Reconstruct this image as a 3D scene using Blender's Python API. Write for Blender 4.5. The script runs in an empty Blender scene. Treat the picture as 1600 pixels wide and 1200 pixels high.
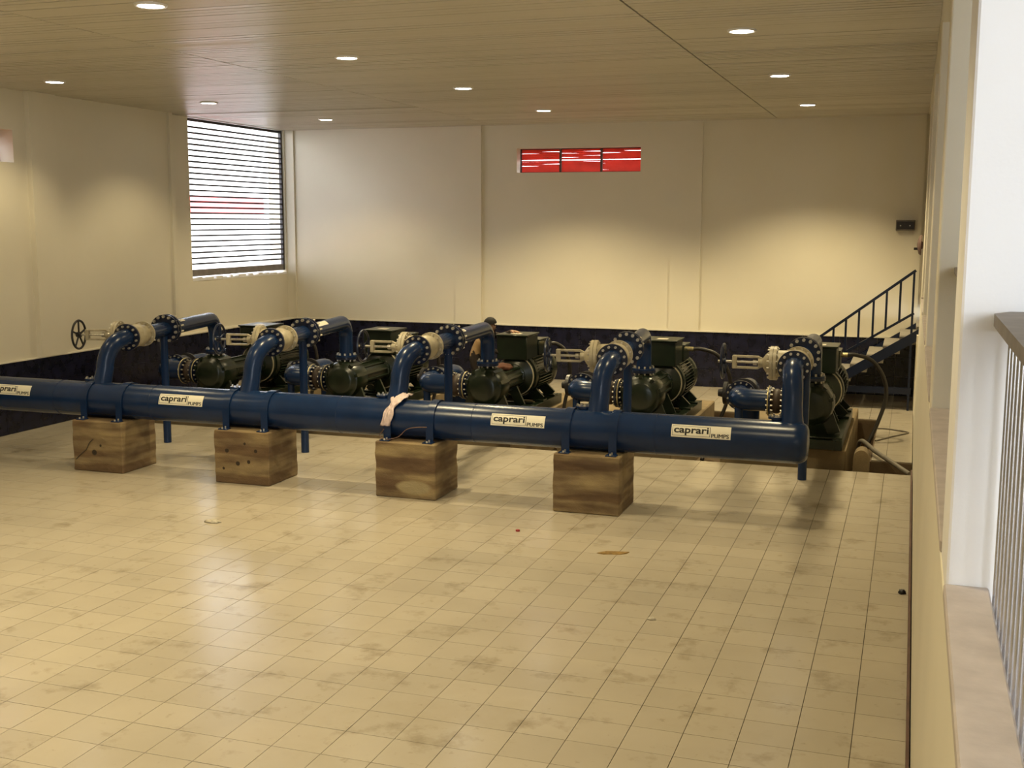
import bpy, bmesh, math, random
from mathutils import Vector, Matrix
random.seed(7)
S = bpy.context.scene
COL = S.collection
T = 1/3.0                                   # floor tile, metres
D, H, W, HD = 22.34, 5.042, 12.69, 1.06     # depth, ceiling, width, dado height
# ------------------------------------------------------------------ camera
cd = bpy.data.cameras.new('camera'); cam = bpy.data.objects.new('camera', cd); COL.objects.link(cam)
RIGHT = Vector((0.946056, 0.323988, 0.003169)); DOWN = Vector((0.047923, -0.130251, -0.990322)); FWD = Vector((-0.320440, 0.937052, -0.138751))
CAM = Vector((-0.1161, 0.0, 3.16603))
cam.matrix_world = Matrix(((RIGHT.x, -DOWN.x, -FWD.x, CAM.x), (RIGHT.y, -DOWN.y, -FWD.y, CAM.y), (RIGHT.z, -DOWN.z, -FWD.z, CAM.z), (0, 0, 0, 1)))
cd.sensor_width = 36; cd.lens = 36*1821.6/1600; cd.clip_start = .02; cd.clip_end = 200
S.camera = cam
# ------------------------------------------------------------------ world, exposure, daylight
SKY_STRENGTH = 9.5; LAMP_POWER = 250.0; LAMP_COLOR = (1.0, .82, .47)
wd = bpy.data.worlds.new('sky'); S.world = wd; wd.use_nodes = True
bg = wd.node_tree.nodes['Background']; bg.inputs[0].default_value = (.86, .92, 1.0, 1); bg.inputs[1].default_value = SKY_STRENGTH
S.view_settings.view_transform = 'Standard'; S.view_settings.look = 'None'; S.view_settings.gamma = 1
S.view_settings.use_curve_mapping = False; S.view_settings.exposure = 0.0
def window_light(name, loc, rot, sx, sy, power, color=(.86, .92, 1.0)):
    l = bpy.data.lights.new(name, 'AREA'); l.shape = 'RECTANGLE'; l.size = sx; l.size_y = sy; l.energy = power; l.color = color
    o = bpy.data.objects.new(name, l); COL.objects.link(o); o.location = loc; o.rotation_euler = rot
    return o
# daylight entering by the gallery's own window (behind the camera)
window_light('gallery_daylight', (1.9, -2.15, 3.5), (math.radians(90), 0, 0), 2.4, 1.9, 175, (.80, .89, 1.0))

# ------------------------------------------------------------------ helpers
def _basis(a):
    a = a.normalized(); t = Vector((0, 0, 1)) if abs(a.z) < .9 else Vector((1, 0, 0))
    u = a.cross(t).normalized(); v = a.cross(u).normalized(); return u, v
class MB:
    def __init__(s): s.V = []; s.F = []
    def add(s, vs, fs):
        o = len(s.V); s.V += [tuple(v) for v in vs]; s.F += [tuple(i+o for i in f) for f in fs]; return s
    def box(s, x0, x1, y0, y1, z0, z1):
        vs = [(x0,y0,z0),(x1,y0,z0),(x1,y1,z0),(x0,y1,z0),(x0,y0,z1),(x1,y0,z1),(x1,y1,z1),(x0,y1,z1)]
        return s.add(vs, [(3,2,1,0),(4,5,6,7),(0,1,5,4),(1,2,6,5),(2,3,7,6),(3,0,4,7)])
    def cbox(s, x0, x1, y0, y1, z0, z1, c=.01):
        # chamfered box
        bm = bmesh.new(); bmesh.ops.create_cube(bm, size=1)
        bmesh.ops.scale(bm, vec=(x1-x0, y1-y0, z1-z0), verts=bm.verts); bmesh.ops.translate(bm, vec=((x0+x1)/2, (y0+y1)/2, (z0+z1)/2), verts=bm.verts)
        bmesh.ops.bevel(bm, geom=list(bm.edges), offset=c, segments=1, affect='EDGES', profile=.5)
        bm.verts.ensure_lookup_table(); s.add([v.co for v in bm.verts], [[v.index for v in f.verts] for f in bm.faces]); bm.free(); return s
    def obar(s, p, q, w, h, up=(0,0,1)):
        p = Vector(p); q = Vector(q); a = (q-p).normalized(); u = a.cross(Vector(up))
        u = u.normalized() if u.length > 1e-4 else Vector((1,0,0)); v = u.cross(a).normalized()
        vs = [c + u*w/2*i + v*h/2*j for c in (p, q) for i, j in ((-1,-1),(1,-1),(1,1),(-1,1))]
        return s.add(vs, [(3,2,1,0),(4,5,6,7),(0,1,5,4),(1,2,6,5),(2,3,7,6),(3,0,4,7)])
    def lathe(s, o, axis, prof, n=24, caps=True):
        o = Vector(o); a = Vector(axis).normalized(); u, v = _basis(a); vs = []; fs = []
        for t, r in prof:
            for i in range(n):
                an = 2*math.pi*i/n; vs.append(o + a*t + (u*math.cos(an)+v*math.sin(an))*r)
        for k in range(len(prof)-1):
            for i in range(n):
                j = (i+1) % n; fs.append((k*n+i, k*n+j, (k+1)*n+j, (k+1)*n+i))
        if caps: fs.append(tuple(reversed(range(n)))); fs.append(tuple(range((len(prof)-1)*n, len(prof)*n)))
        return s.add(vs, [tuple(reversed(f)) for f in fs])
    def cyl(s, p, q, r, r2=None, n=20):
        p = Vector(p); q = Vector(q); return s.lathe(p, q-p, [(0, r), ((q-p).length, r if r2 is None else r2)], n)
    def tube(s, pts, r, n=16, caps=True):
        P = [Vector(p) for p in pts]; rs = r if isinstance(r, (list, tuple)) else [r]*len(P)
        tg = [(P[min(i+1, len(P)-1)]-P[max(i-1, 0)]).normalized() for i in range(len(P))]
        u, v = _basis(tg[0]); vs = []; fs = []
        for i, p in enumerate(P):
            u = (u - tg[i]*u.dot(tg[i])).normalized(); v = tg[i].cross(u)
            for k in range(n):
                an = 2*math.pi*k/n; vs.append(p + (u*math.cos(an)+v*math.sin(an))*rs[i])
        for i in range(len(P)-1):
            for k in range(n):
                j = (k+1) % n; fs.append((i*n+k, i*n+j, (i+1)*n+j, (i+1)*n+k))
        if caps: fs.append(tuple(reversed(range(n)))); fs.append(tuple(range((len(P)-1)*n, len(P)*n)))
        return s.add(vs, fs)
    def torus(s, c, axis, R, r, n=32, m=8):
        c = Vector(c); a = Vector(axis).normalized(); u, v = _basis(a); vs = []; fs = []
        for i in range(n):
            an = 2*math.pi*i/n; d = u*math.cos(an)+v*math.sin(an)
            for k in range(m):
                b = 2*math.pi*k/m; vs.append(c + d*(R+r*math.cos(b)) + a*r*math.sin(b))
        for i in range(n):
            for k in range(m):
                i2 = (i+1) % n; k2 = (k+1) % m; fs.append((i*m+k, i2*m+k, i2*m+k2, i*m+k2))
        return s.add(vs, fs)
    def bolts(s, c, axis, R, n, r=.013, t0=-.02, t1=.03, ph=.5):
        c = Vector(c); a = Vector(axis).normalized(); u, v = _basis(a)
        for i in range(n):
            an = 2*math.pi*(i+ph)/n; p = c + (u*math.cos(an)+v*math.sin(an))*R
            s.lathe(p, a, [(t0, r), (t1, r)], 6)
        return s
    def build(s, name, mat, parent=None, off=(0,0,0), smooth=True, kind=None):
        me = bpy.data.meshes.new(name); o3 = Vector(off)
        me.from_pydata([tuple(Vector(v)-o3) for v in s.V], [], s.F); me.validate(); me.update()
        bm = bmesh.new(); bm.from_mesh(me); bmesh.ops.recalc_face_normals(bm, faces=bm.faces); bm.to_mesh(me); bm.free()
        if smooth:
            me.polygons.foreach_set('use_smooth', [True]*len(me.polygons)); me.set_sharp_from_angle(angle=math.radians(38))
        me.materials.append(mat)
        o = bpy.data.objects.new(name, me); COL.objects.link(o)
        if parent: o.parent = parent
        if kind: o['kind'] = kind
        return o
def tag(o, label=None, cat=None, group=None, kind=None):
    if label: o['label'] = label
    if cat: o['category'] = cat
    if group: o['group'] = group
    if kind: o['kind'] = kind
    return o
def thing(name, label, cat, loc=(0,0,0), rz=0, group=None):
    o = bpy.data.objects.new(name, None); COL.objects.link(o); o.location = loc; o.rotation_euler = (0, 0, rz); o.empty_display_size = .1
    return tag(o, label, cat, group)
def copy_tree(o, parent=None):
    c = o.copy(); COL.objects.link(c); c.parent = parent
    for ch in list(o.children): copy_tree(ch, c)
    return c
def bez(a, b, c, d, n=10):
    a, b, c, d = map(Vector, (a, b, c, d)); out = []
    for i in range(n+1):
        t = i/n; out.append(a*(1-t)**3 + b*3*t*(1-t)**2 + c*3*t*t*(1-t) + d*t**3)
    return out
def spline(pts, n=8):
    P = [Vector(p) for p in pts]; P = [P[0]*2-P[1]] + P + [P[-1]*2-P[-2]]; out = []
    for i in range(1, len(P)-2):
        for k in range(n):
            t = k/n; a, b, c, d = P[i-1:i+3]
            out.append(.5*((2*b)+(c-a)*t+(2*a-5*b+4*c-d)*t*t+(3*b-a-3*c+d)*t**3))
    out.append(P[-2]); return out

def mat(name, col, rough=.5, metal=0., var=.12, scale=3., bump=0., bscale=60., col2=None, cscale=None, coat=0., stretch=None, trans=0., rvar=0.):
    m = bpy.data.materials.new(name); m.use_nodes = True; nt = m.node_tree; N = nt.nodes; L = nt.links; b = N['Principled BSDF']
    b.inputs['Roughness'].default_value = rough; b.inputs['Metallic'].default_value = metal; b.inputs['Coat Weight'].default_value = coat
    g = N.new('ShaderNodeNewGeometry'); vec = g.outputs['Position']
    if stretch:
        mp = N.new('ShaderNodeMapping'); mp.inputs['Scale'].default_value = stretch; L.new(vec, mp.inputs[0]); vec = mp.outputs[0]
    n = N.new('ShaderNodeTexNoise'); n.inputs['Scale'].default_value = scale; n.inputs['Detail'].default_value = 6; L.new(vec, n.inputs['Vector'])
    r = N.new('ShaderNodeValToRGB'); lo = [c*(1-var) for c in col]; hi = [min(1, c*(1+var)) for c in (col2 or col)]
    r.color_ramp.elements[0].position = .3; r.color_ramp.elements[1].position = .7
    r.color_ramp.elements[0].color = (*lo, 1); r.color_ramp.elements[1].color = (*hi, 1)
    L.new(n.outputs['Fac'], r.inputs[0]); L.new(r.outputs[0], b.inputs['Base Color'])
    if rvar:
        mr = N.new('ShaderNodeMapRange'); mr.inputs[3].default_value = max(.02, rough-rvar); mr.inputs[4].default_value = rough+rvar
        L.new(n.outputs['Fac'], mr.inputs[0]); L.new(mr.outputs[0], b.inputs['Roughness'])
    if bump:
        n2 = N.new('ShaderNodeTexNoise'); n2.inputs['Scale'].default_value = bscale; n2.inputs['Detail'].default_value = 4; L.new(vec, n2.inputs['Vector'])
        bp = N.new('ShaderNodeBump'); bp.inputs['Strength'].default_value = bump; bp.inputs['Distance'].default_value = .01
        L.new(n2.outputs['Fac'], bp.inputs['Height']); L.new(bp.outputs[0], b.inputs['Normal'])
    if trans:
        tr = N.new('ShaderNodeBsdfTranslucent'); L.new(r.outputs[0], tr.inputs[0]); mx = N.new('ShaderNodeMixShader'); mx.inputs[0].default_value = trans
        out = N['Material Output']; L.new(b.outputs[0], mx.inputs[1]); L.new(tr.outputs[0], mx.inputs[2]); L.new(mx.outputs[0], out.inputs[0])
    return m
def emit(name, col, st):
    m = bpy.data.materials.new(name); m.use_nodes = True; b = m.node_tree.nodes['Principled BSDF']
    b.inputs['Base Color'].default_value = (*col, 1); b.inputs['Emission Color'].default_value = (*col, 1); b.inputs['Emission Strength'].default_value = st
    return m
def tile_material():
    m = mat('floor_tile', (.45, .40, .315), rough=.3, var=.06, scale=1.1); nt = m.node_tree; N = nt.nodes; L = nt.links; b = N['Principled BSDF']
    ramp = [n for n in N if n.type == 'VALTORGB'][0]; g = [n for n in N if n.type == 'NEW_GEOMETRY'][0]
    oi = N.new('ShaderNodeObjectInfo'); mr = N.new('ShaderNodeMapRange'); mr.inputs[3].default_value = .95; mr.inputs[4].default_value = 1.04; L.new(oi.outputs['Random'], mr.inputs[0])
    mul = N.new('ShaderNodeMixRGB'); mul.blend_type = 'MULTIPLY'; mul.inputs[0].default_value = 1; L.new(ramp.outputs[0], mul.inputs[1]); L.new(mr.outputs[0], mul.inputs[2])
    # smudges and grime
    prev = mul.outputs[0]
    for sc, lo, hi, dark in ((2.3, .56, .72, (.66, .63, .58)), (9., .62, .8, (.6, .58, .52)), (.55, .55, .75, (.84, .82, .78))):
        n = N.new('ShaderNodeTexNoise'); n.inputs['Scale'].default_value = sc; n.inputs['Detail'].default_value = 8; n.inputs['Roughness'].default_value = .65; L.new(g.outputs['Position'], n.inputs['Vector'])
        r = N.new('ShaderNodeValToRGB'); r.color_ramp.elements[0].position = lo; r.color_ramp.elements[1].position = hi
        r.color_ramp.elements[0].color = (1, 1, 1, 1); r.color_ramp.elements[1].color = (*dark, 1); L.new(n.outputs['Fac'], r.inputs[0])
        mx = N.new('ShaderNodeMixRGB'); mx.blend_type = 'MULTIPLY'; mx.inputs[0].default_value = 1; L.new(prev, mx.inputs[1]); L.new(r.outputs[0], mx.inputs[2]); prev = mx.outputs[0]
    L.new(prev, b.inputs['Base Color'])
    n = N.new('ShaderNodeTexNoise'); n.inputs['Scale'].default_value = 1.7; n.inputs['Detail'].default_value = 5; L.new(g.outputs['Position'], n.inputs['Vector'])
    rr = N.new('ShaderNodeMapRange'); rr.inputs[3].default_value = .1; rr.inputs[4].default_value = .32; L.new(n.outputs['Fac'], rr.inputs[0]); L.new(rr.outputs[0], b.inputs['Roughness'])
    return m
def block_material(name, seed, marks=()):
    # board-marked concrete: horizontal bands, stains
    m = mat(name, (.17, .12, .075), rough=.85, var=.25, scale=2.2, bump=.6, bscale=45, col2=(.24, .19, .11), stretch=(1, 1, 3.2)); N = m.node_tree.nodes; L = m.node_tree.links; b = N['Principled BSDF']
    mp = [n for n in N if n.type == 'MAPPING'][0]; mp.inputs['Location'].default_value = (seed*3.7, seed*1.9, seed*.77)
    ramp = [n for n in N if n.type == 'VALTORGB'][0]
    w = N.new('ShaderNodeTexNoise'); w.inputs['Scale'].default_value = 1.6; mp2 = N.new('ShaderNodeMapping'); mp2.inputs['Scale'].default_value = (.5, .5, 5.5); mp2.inputs['Location'].default_value = (seed, 0, seed*2)
    g = [n for n in N if n.type == 'NEW_GEOMETRY'][0]; L.new(g.outputs['Position'], mp2.inputs[0]); L.new(mp2.outputs[0], w.inputs['Vector'])
    r2 = N.new('ShaderNodeValToRGB'); r2.color_ramp.elements[0].position = .42; r2.color_ramp.elements[1].position = .6
    r2.color_ramp.elements[0].color = (.62, .5, .42, 1); r2.color_ramp.elements[1].color = (1.15, 1.1, .95, 1); L.new(w.outputs['Fac'], r2.inputs[0])
    mx = N.new('ShaderNodeMixRGB'); mx.blend_type = 'MULTIPLY'; mx.inputs[0].default_value = 1; L.new(ramp.outputs[0], mx.inputs[1]); L.new(r2.outputs[0], mx.inputs[2]); prev = mx.outputs[0]
    for (px_, py_, pz_, rad, sq, col) in marks:      # stains and pits with a shape of their own
        cmb = N.new('ShaderNodeVectorMath'); cmb.operation = 'SUBTRACT'; cmb.inputs[1].default_value = (px_, py_, pz_); L.new(g.outputs['Position'], cmb.inputs[0])
        sc = N.new('ShaderNodeVectorMath'); sc.operation = 'MULTIPLY'; sc.inputs[1].default_value = (1, 1, sq); L.new(cmb.outputs[0], sc.inputs[0])
        ln = N.new('ShaderNodeVectorMath'); ln.operation = 'LENGTH'; L.new(sc.outputs[0], ln.inputs[0])
        ad = N.new('ShaderNodeMath'); ad.operation = 'MULTIPLY_ADD'; ad.inputs[1].default_value = rad*1.2; L.new(w.outputs['Fac'], ad.inputs[0]); L.new(ln.outputs['Value'], ad.inputs[2])
        mr = N.new('ShaderNodeMapRange'); mr.inputs[1].default_value = rad*1.4; mr.inputs[2].default_value = rad*1.7; mr.inputs[3].default_value = 1; mr.inputs[4].default_value = 0; L.new(ad.outputs[0], mr.inputs[0])
        m2 = N.new('ShaderNodeMixRGB'); L.new(mr.outputs[0], m2.inputs[0]); L.new(prev, m2.inputs[1]); m2.inputs[2].default_value = (*col, 1); prev = m2.outputs[0]
    L.new(prev, b.inputs['Base Color'])
    return m
m_wall = mat('cream_plaster', (.74, .69, .56), rough=.8, var=.03, scale=.8, bump=.08, bscale=90)
m_white = mat('white_plaster', (.84, .83, .83), rough=.75, var=.02, scale=2, bump=.06, bscale=60)
m_ledge = mat('stone_ledge', (.50, .44, .41), rough=.6, var=.12, scale=9, bump=.1, bscale=50)
m_ceil = mat('ceiling_slat', (.56, .52, .425), rough=.36, var=.03, scale=.7); m_ceil.node_tree.nodes['Principled BSDF'].inputs['Specular IOR Level'].default_value = .1
m_dark = mat('dark_void', (.03, .028, .025), rough=.9)
m_tile = tile_material()
m_grout = mat('grout_concrete', (.085, .065, .043), rough=.9, var=.25, scale=3, bump=.3)
m_navy = mat('navy_tile', (.0035, .0045, .016), rough=.28, var=.45, scale=6, col2=(.008, .009, .028), rvar=.06)
m_pitc = mat('pit_concrete', (.13, .09, .05), rough=.9, var=.3, scale=2.5, bump=.5)
m_plinth = mat('plinth_concrete', (.22, .165, .09), rough=.85, var=.2, scale=3, bump=.3)
m_blue = mat('blue_paint', (.006, .022, .074), rough=.27, var=.12, scale=4, bump=.03, bscale=25)
m_blue.node_tree.nodes['Principled BSDF'].inputs['Specular IOR Level'].default_value = .35
m_navyp = mat('dark_blue_paint', (.004, .010, .034), rough=.3, var=.15, scale=5)
m_cream = mat('cream_enamel', (.40, .35, .24), rough=.45, var=.18, scale=14, bump=.06)
m_green = mat('dark_green_paint', (.006, .012, .005), rough=.3, var=.25, scale=7, bump=.05)
m_bolt = mat('zinc_bolt', (.55, .52, .45), rough=.35, metal=.7, var=.2, scale=40)
m_stud = mat('pale_stud', (.78, .72, .58), rough=.4, metal=.2, var=.1, scale=30)
m_rubber = mat('brown_rubber', (.035, .02, .012), rough=.55, var=.2, scale=12)
m_brass = mat('zinc_yellow', (.55, .47, .25), rough=.35, metal=.6, var=.15, scale=40)
m_black = mat('black_iron', (.012, .012, .016), rough=.4, var=.2, scale=10)
m_steel = mat('bright_steel', (.55, .55, .57), rough=.22, metal=.9, var=.08, scale=20)
m_cable = mat('black_cable', (.02, .016, .012), rough=.5, var=.2, scale=10)
m_grey = mat('grey_conduit', (.16, .14, .11), rough=.6, var=.2, scale=10)
m_sticker = mat('white_sticker', (.80, .76, .62), rough=.5, var=.03, scale=10)
m_ink = mat('black_ink', (.012, .012, .012), rough=.6, var=.05)
m_red = mat('red_slat', (.58, .10, .07), rough=.5, var=.12, scale=5, trans=.42)
m_frame = mat('dark_frame', (.02, .018, .022), rough=.5, var=.2, scale=8)
m_rail = mat('grey_rail', (.20, .18, .17), rough=.6, var=.15, scale=9)
m_tread = mat('grey_tread', (.36, .33, .28), rough=.7, var=.1, scale=6)
m_trim = mat('dado_cap', (.74, .70, .58), rough=.6, var=.03)
m_skirt = mat('brown_skirting', (.11, .06, .045), rough=.6, var=.3, scale=4)
m_rag = mat('pale_rag', (.66, .53, .50), rough=.95, var=.15, scale=20, bump=.4, bscale=50)
m_ext = mat('outdoor_render', (.85, .84, .82), rough=.9, var=.03)
m_extred = mat('outdoor_red', (.7, .12, .12), rough=.8, var=.05)
m_ground = mat('outdoor_paving', (.6, .58, .55), rough=.95, var=.1)
m_lens = emit('lamp_lens', (1.0, .95, .86), 26)
m_ring = mat('lamp_trim', (.75, .74, .72), rough=.35, var=.02)

# ------------------------------------------------------------------ structure: floor, pit
PX0, PX1, PY0, PY1, PY2 = -12.25, -.52, 15.26, 16.09, 19.5
SL = [(-13.1, 0, -2.2, PY0), (-13.1, PX0, PY0, PY2), (PX1, 0, PY1, PY2), (-13.1, 0, PY2, D+.1)]   # floor slabs around the pit
fb = MB()
for x0, x1, y0, y1 in SL: fb.box(x0, x1, y0, y1, -.5, -.014)
fb.box(-13.1, .25, PY0-.1, PY2+.1, -.6, -.5)
floor = tag(fb.build('floor', m_grout, smooth=False), 'pale tiled hall floor around the sunken pump pit', 'floor', kind='structure')
def pitlook():   # concrete lining of the pit
    l = MB(); l.box(PX0, 0, PY0-.02, PY0+.02, -.5, -.02); l.box(PX0, PX1, PY2-.02, PY2+.02, -.5, -.02)
    l.box(PX1-.02, PX1+.02, PY1, PY2, -.5, -.02); l.box(PX1, 0, PY1-.02, PY1+.02, -.5, -.02); l.box(PX0-.02, PX0+.02, PY0, PY2, -.5, -.02)
    l.build('pit_lining', m_pitc, floor, smooth=False)
    p = MB(); p.box(PX0, 0, PY0, PY2, -.505, -.49); p.build('pit_bed', m_pitc, floor, smooth=False)
pitlook()
J = .0023
def in_view(x, y):
    d = Vector((x, y, 0))-CAM; z = d.dot(FWD)
    if z < .5: return None
    u = 800+1821.6*d.dot(RIGHT)/z; v = 600+1821.6*d.dot(DOWN)/z
    return z if -40 < u < 1440 and 600 < v < 1240 else None
fy = .645*T
cells = []
ny0 = int((-2.2-fy)/T)-1
for j in range(ny0, 70):
    ya, yb = fy+j*T, fy+(j+1)*T
    for i in range(0, 40):
        xa, xb = -(i+1)*T, -i*T
        for x0, x1, y0, y1 in SL:
            a, b, c, d = max(xa, x0), min(xb, x1), max(ya, y0), min(yb, y1)
            if b-a > .02 and d-c > .02: cells.append((a, b, c, d))
full = [c for c in cells if abs(c[1]-c[0]-T) < 1e-5 and abs(c[3]-c[2]-T) < 1e-5]
vis = sorted([(in_view((c[0]+c[1])/2, (c[2]+c[3])/2), c) for c in full if in_view((c[0]+c[1])/2, (c[2]+c[3])/2)], key=lambda q: q[0])[:300]
near = set(c for _, c in vis)
tm = MB(); h = T/2-J; tm.box(-h, h, -h, h, -.014, 0)
t0 = tm.build('floor_tile', m_tile, floor, smooth=False)
first = True
for z, c in vis:
    o = t0 if first else t0.copy()
    if not first: COL.objects.link(o)
    first = False
    o.location = ((c[0]+c[1])/2, (c[2]+c[3])/2, random.uniform(-.0008, 0)); o.rotation_euler = (random.uniform(-.0015, .0015), random.uniform(-.0015, .0015), 0)
rest = MB()
for c in cells:
    if c not in near: rest.box(c[0]+J, c[1]-J, c[2]+J, c[3]-J, -.014, -random.uniform(0, .0008))
rest.build('floor_tiles_beyond', m_tile, floor, smooth=False, kind='stuff')

# ------------------------------------------------------------------ structure: walls
def struct(name, mb, m, label=None, cat=None, smooth=False):
    o = mb.build(name, m, smooth=smooth); return tag(o, label, cat, kind='structure')
BW = dict(x0=-7.67, x1=-5.16, z0=4.11, z1=4.585)
wb = MB(); yb0, yb1 = D, D+.34
wb.box(-13.3, BW['x0'], yb0, yb1, -.5, H+.2).box(BW['x1'], .0, yb0, yb1, -.5, H+.2).box(BW['x0'], BW['x1'], yb0, yb1, -.5, BW['z0']).box(BW['x0'], BW['x1'], yb0, yb1, BW['z1'], H+.2)
wb.box(0, 3.7, yb0, yb1, -.5, H+.2)
wall_back = struct('wall_back', wb, m_wall, 'cream plastered wall with the red slatted vent, behind the pumps', 'wall')
for a, b in ((-8.98, -8.41), (-4.54, -3.96), (-.12, .0), (-12.69, -12.66)):
    p = MB(); p.box(a, b, D-.045, D, HD+.02, H); p.build('pilaster', m_wall, wall_back, smooth=False)
# left wall, recessed bay with the slatted window
RY, LX = 18.0, -W
SW = dict(y0=11.5, y1=14.11, z0=3.99, z1=4.46)
LW = dict(y0=18.82, y1=22.3, z0=2.04, z1=H)
wl = MB()
wl.box(LX-.35, LX, -2.2, SW['y0'], -.5, H+.2).box(LX-.35, LX, SW['y1'], RY, -.5, H+.2).box(LX-.35, LX, SW['y0'], SW['y1'], -.5, SW['z0']).box(LX-.35, LX, SW['y0'], SW['y1'], SW['z1'], H+.2)
wl.box(LX-.35, LX, RY, D, -.5, HD+.02)
wl.box(LX-.35, LX-.2, RY, LW['y0'], HD, H+.2).box(LX-.35, LX-.2, LW['y1'], D, HD, H+.2).box(LX-.35, LX-.2, LW['y0'], LW['y1'], HD, LW['z0'])
wall_left = struct('wall_left', wl, m_wall, 'cream plastered wall holding the tall slatted window', 'wall')
p = MB(); p.box(LX, LX+.09, 14.38, 14.95, HD+.02, H); p.build('pilaster', m_wall, wall_left, smooth=False)
p = MB(); p.box(LX, LX+.05, 17.9, 18.0, HD+.02, H); p.build('pilaster', m_wall, wall_left, smooth=False)
p = MB(); p.box(LX, LX+.09, 9.0, 9.57, HD+.02, H); p.build('pilaster', m_wall, wall_left, smooth=False)
# ragged broken plaster on the sill of the slatted window
rs = MB(); rnd = random.Random(3); y = LW['y0']
while y < LW['y1']-.05:
    w_ = rnd.uniform(.05, .16); hh = rnd.uniform(.0, .05); rs.box(LX-.34, LX-.2+rnd.uniform(0, .012), y, min(y+w_, LW['y1']), LW['z0']-.02, LW['z0']+hh); y += w_
rs.build('broken_plaster', m_white, wall_left, smooth=False)
# front wall behind the camera
wf = MB(); wf.box(-13.1, .0, -2.5, -2.2, -.5, H+.2)
wf.box(0, .65, -2.5, -2.2, 1.4, H+.2).box(3.15, 3.7, -2.5, -2.2, 1.4, H+.2).box(.65, 3.15, -2.5, -2.2, 1.4, 2.5).box(.65, 3.15, -2.5, -2.2, 4.5, H+.2)
struct('wall_front', wf, m_wall, 'cream wall closing the hall behind the gallery bay', 'wall')
# right wall: solid below, open gallery bays with pillars above
LZ = 1.95
wr = MB(); wr.add([(0, -2.2, -.5), (.178, -2.2, -.5), (.178, -2.2, LZ-.05), (.036, -2.2, LZ-.05), (0, 20.35, -.5), (.178, 20.35, -.5), (.178, 20.35, LZ-.05), (.036, 20.35, LZ-.05)], [(0, 1, 2, 3), (7, 6, 5, 4), (0, 4, 5, 1), (1, 5, 6, 2), (2, 6, 7, 3), (3, 7, 4, 0)]); wr.box(0, .2, 20.35, D, -.5, 1.30)
wall_right = struct('wall_right', wr, m_wall, 'cream wall below the open gallery bays', 'wall')
PIL = [(4.1, 4.68), (8.1, 8.68), (12.2, 12.78), (16.3, 16.88), (20.35, 20.93)]
for a, b in PIL:
    p = MB(); p.cbox(.042, .38, a, b, LZ-.06 if a < 20 else 1.25, H+.05, .008); p.build('pillar', m_white if a < 5 else m_wall, wall_right, smooth=False)
e0 = -2.2
lb = MB()
for a, b in [(-2.2, 4.1), (4.68, 8.1), (8.68, 12.2), (12.78, 16.3), (16.88, 20.35)]:
    l = MB(); l.cbox(.034, .178, a, b, LZ-.05, LZ, .006); l.build('ledge', m_ledge, wall_right, smooth=False)
sk = MB(); sk.box(-.018, 0, -2.2, PY0, -.0, .07); struct('baseboard_right', sk, m_skirt, 'thin brown skirting at the foot of the gallery wall', 'baseboard')
# gallery
gf = MB(); gf.box(.2, 3.7, -2.2, D, 1.6, 1.75); struct('floor_gallery', gf, m_ledge, 'raised gallery floor behind the railing', 'floor')
gw = MB(); gw.box(3.5, 3.7, -2.2, D, 1.6, H+.2); struct('wall_gallery', gw, m_wall, 'cream outer wall of the gallery', 'wall')
gc = MB(); gc.box(0.02, 3.7, -2.2, D, H+.01, H+.2); struct('ceiling_gallery', gc, m_wall, 'plain ceiling over the gallery', 'ceiling')
# ceiling of narrow slats
cb = MB(); cb.box(-13.1, .02, -2.2, D+.02, H+.018, H+.2)
ceiling = struct('ceiling', cb, m_dark, 'glossy cream ceiling of narrow ribbed slats', 'ceiling')
cs = MB(); rc = random.Random(11); pitch = .125; y = -2.2
while y < D:
    for xa, xb in ((-13.05, -8.09), (-8.07, -2.61), (-2.59, .018)):
        dz = rc.uniform(-.0012, .0012); tl = rc.uniform(-.0016, .0016)
        if rc.random() < .06: tl *= 2.5; dz -= .002
        y1 = min(y+pitch-.016, D); z0 = H+dz-tl; z1 = H+dz+tl
        cs.add([(xa, y, z0), (xb, y, z0), (xb, y1, z1), (xa, y1, z1), (xa, y, H+.02), (xb, y, H+.02), (xb, y1, H+.02), (xa, y1, H+.02)],
               [(0, 1, 2, 3), (0, 4, 5, 1), (1, 5, 6, 2), (2, 6, 7, 3), (3, 7, 4, 0)])
    y += pitch
cs.build('ceiling_slats', m_ceil, ceiling, smooth=False, kind='stuff')
# dado of navy tiles
dt_h = (HD-.0)/3
dm = MB(); dm.box(-T/2+.002, T/2-.002, -.022, 0, .002, dt_h-.002)
db = dm.build('dado_tile', m_navy, wall_back, smooth=False); fst = True
for i in range(38):
    for k in range(3):
        o = db if fst else db.copy()
        if not fst: COL.objects.link(o)
        fst = False; o.location = (-W+T*(i+.5)+.02, D, k*dt_h); o.rotation_euler = (random.uniform(-.004, .004), 0, random.uniform(-.004, .004))
dm = MB(); dm.box(0, .022, -T/2+.002, T/2-.002, .002, dt_h-.002)
db = dm.build('dado_tile', m_navy, wall_left, smooth=False); fst = True
for i in range(31):
    for k in range(3):
        o = db if fst else db.copy()
        if not fst: COL.objects.link(o)
        fst = False; o.location = (LX, D-.02-T*(i+.5), k*dt_h); o.rotation_euler = (0, random.uniform(-.004, .004), random.uniform(-.004, .004))
dr = MB(); y = D-.02-31*T
while y > -2.2:
    for k in range(3): dr.box(LX, LX+.022, max(-2.2, y-T)+.002, y-.002, k*dt_h+.002, (k+1)*dt_h-.002)
    y -= T
dr.build('dado_tiles_nearer', m_navy, wall_left, smooth=False, kind='stuff')
cp = MB(); cp.box(-W, 0, D-.05, D, HD, HD+.028); struct('trim_1', cp, m_trim, 'pale capping strip along the dado under the red vent', 'trim')
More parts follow.
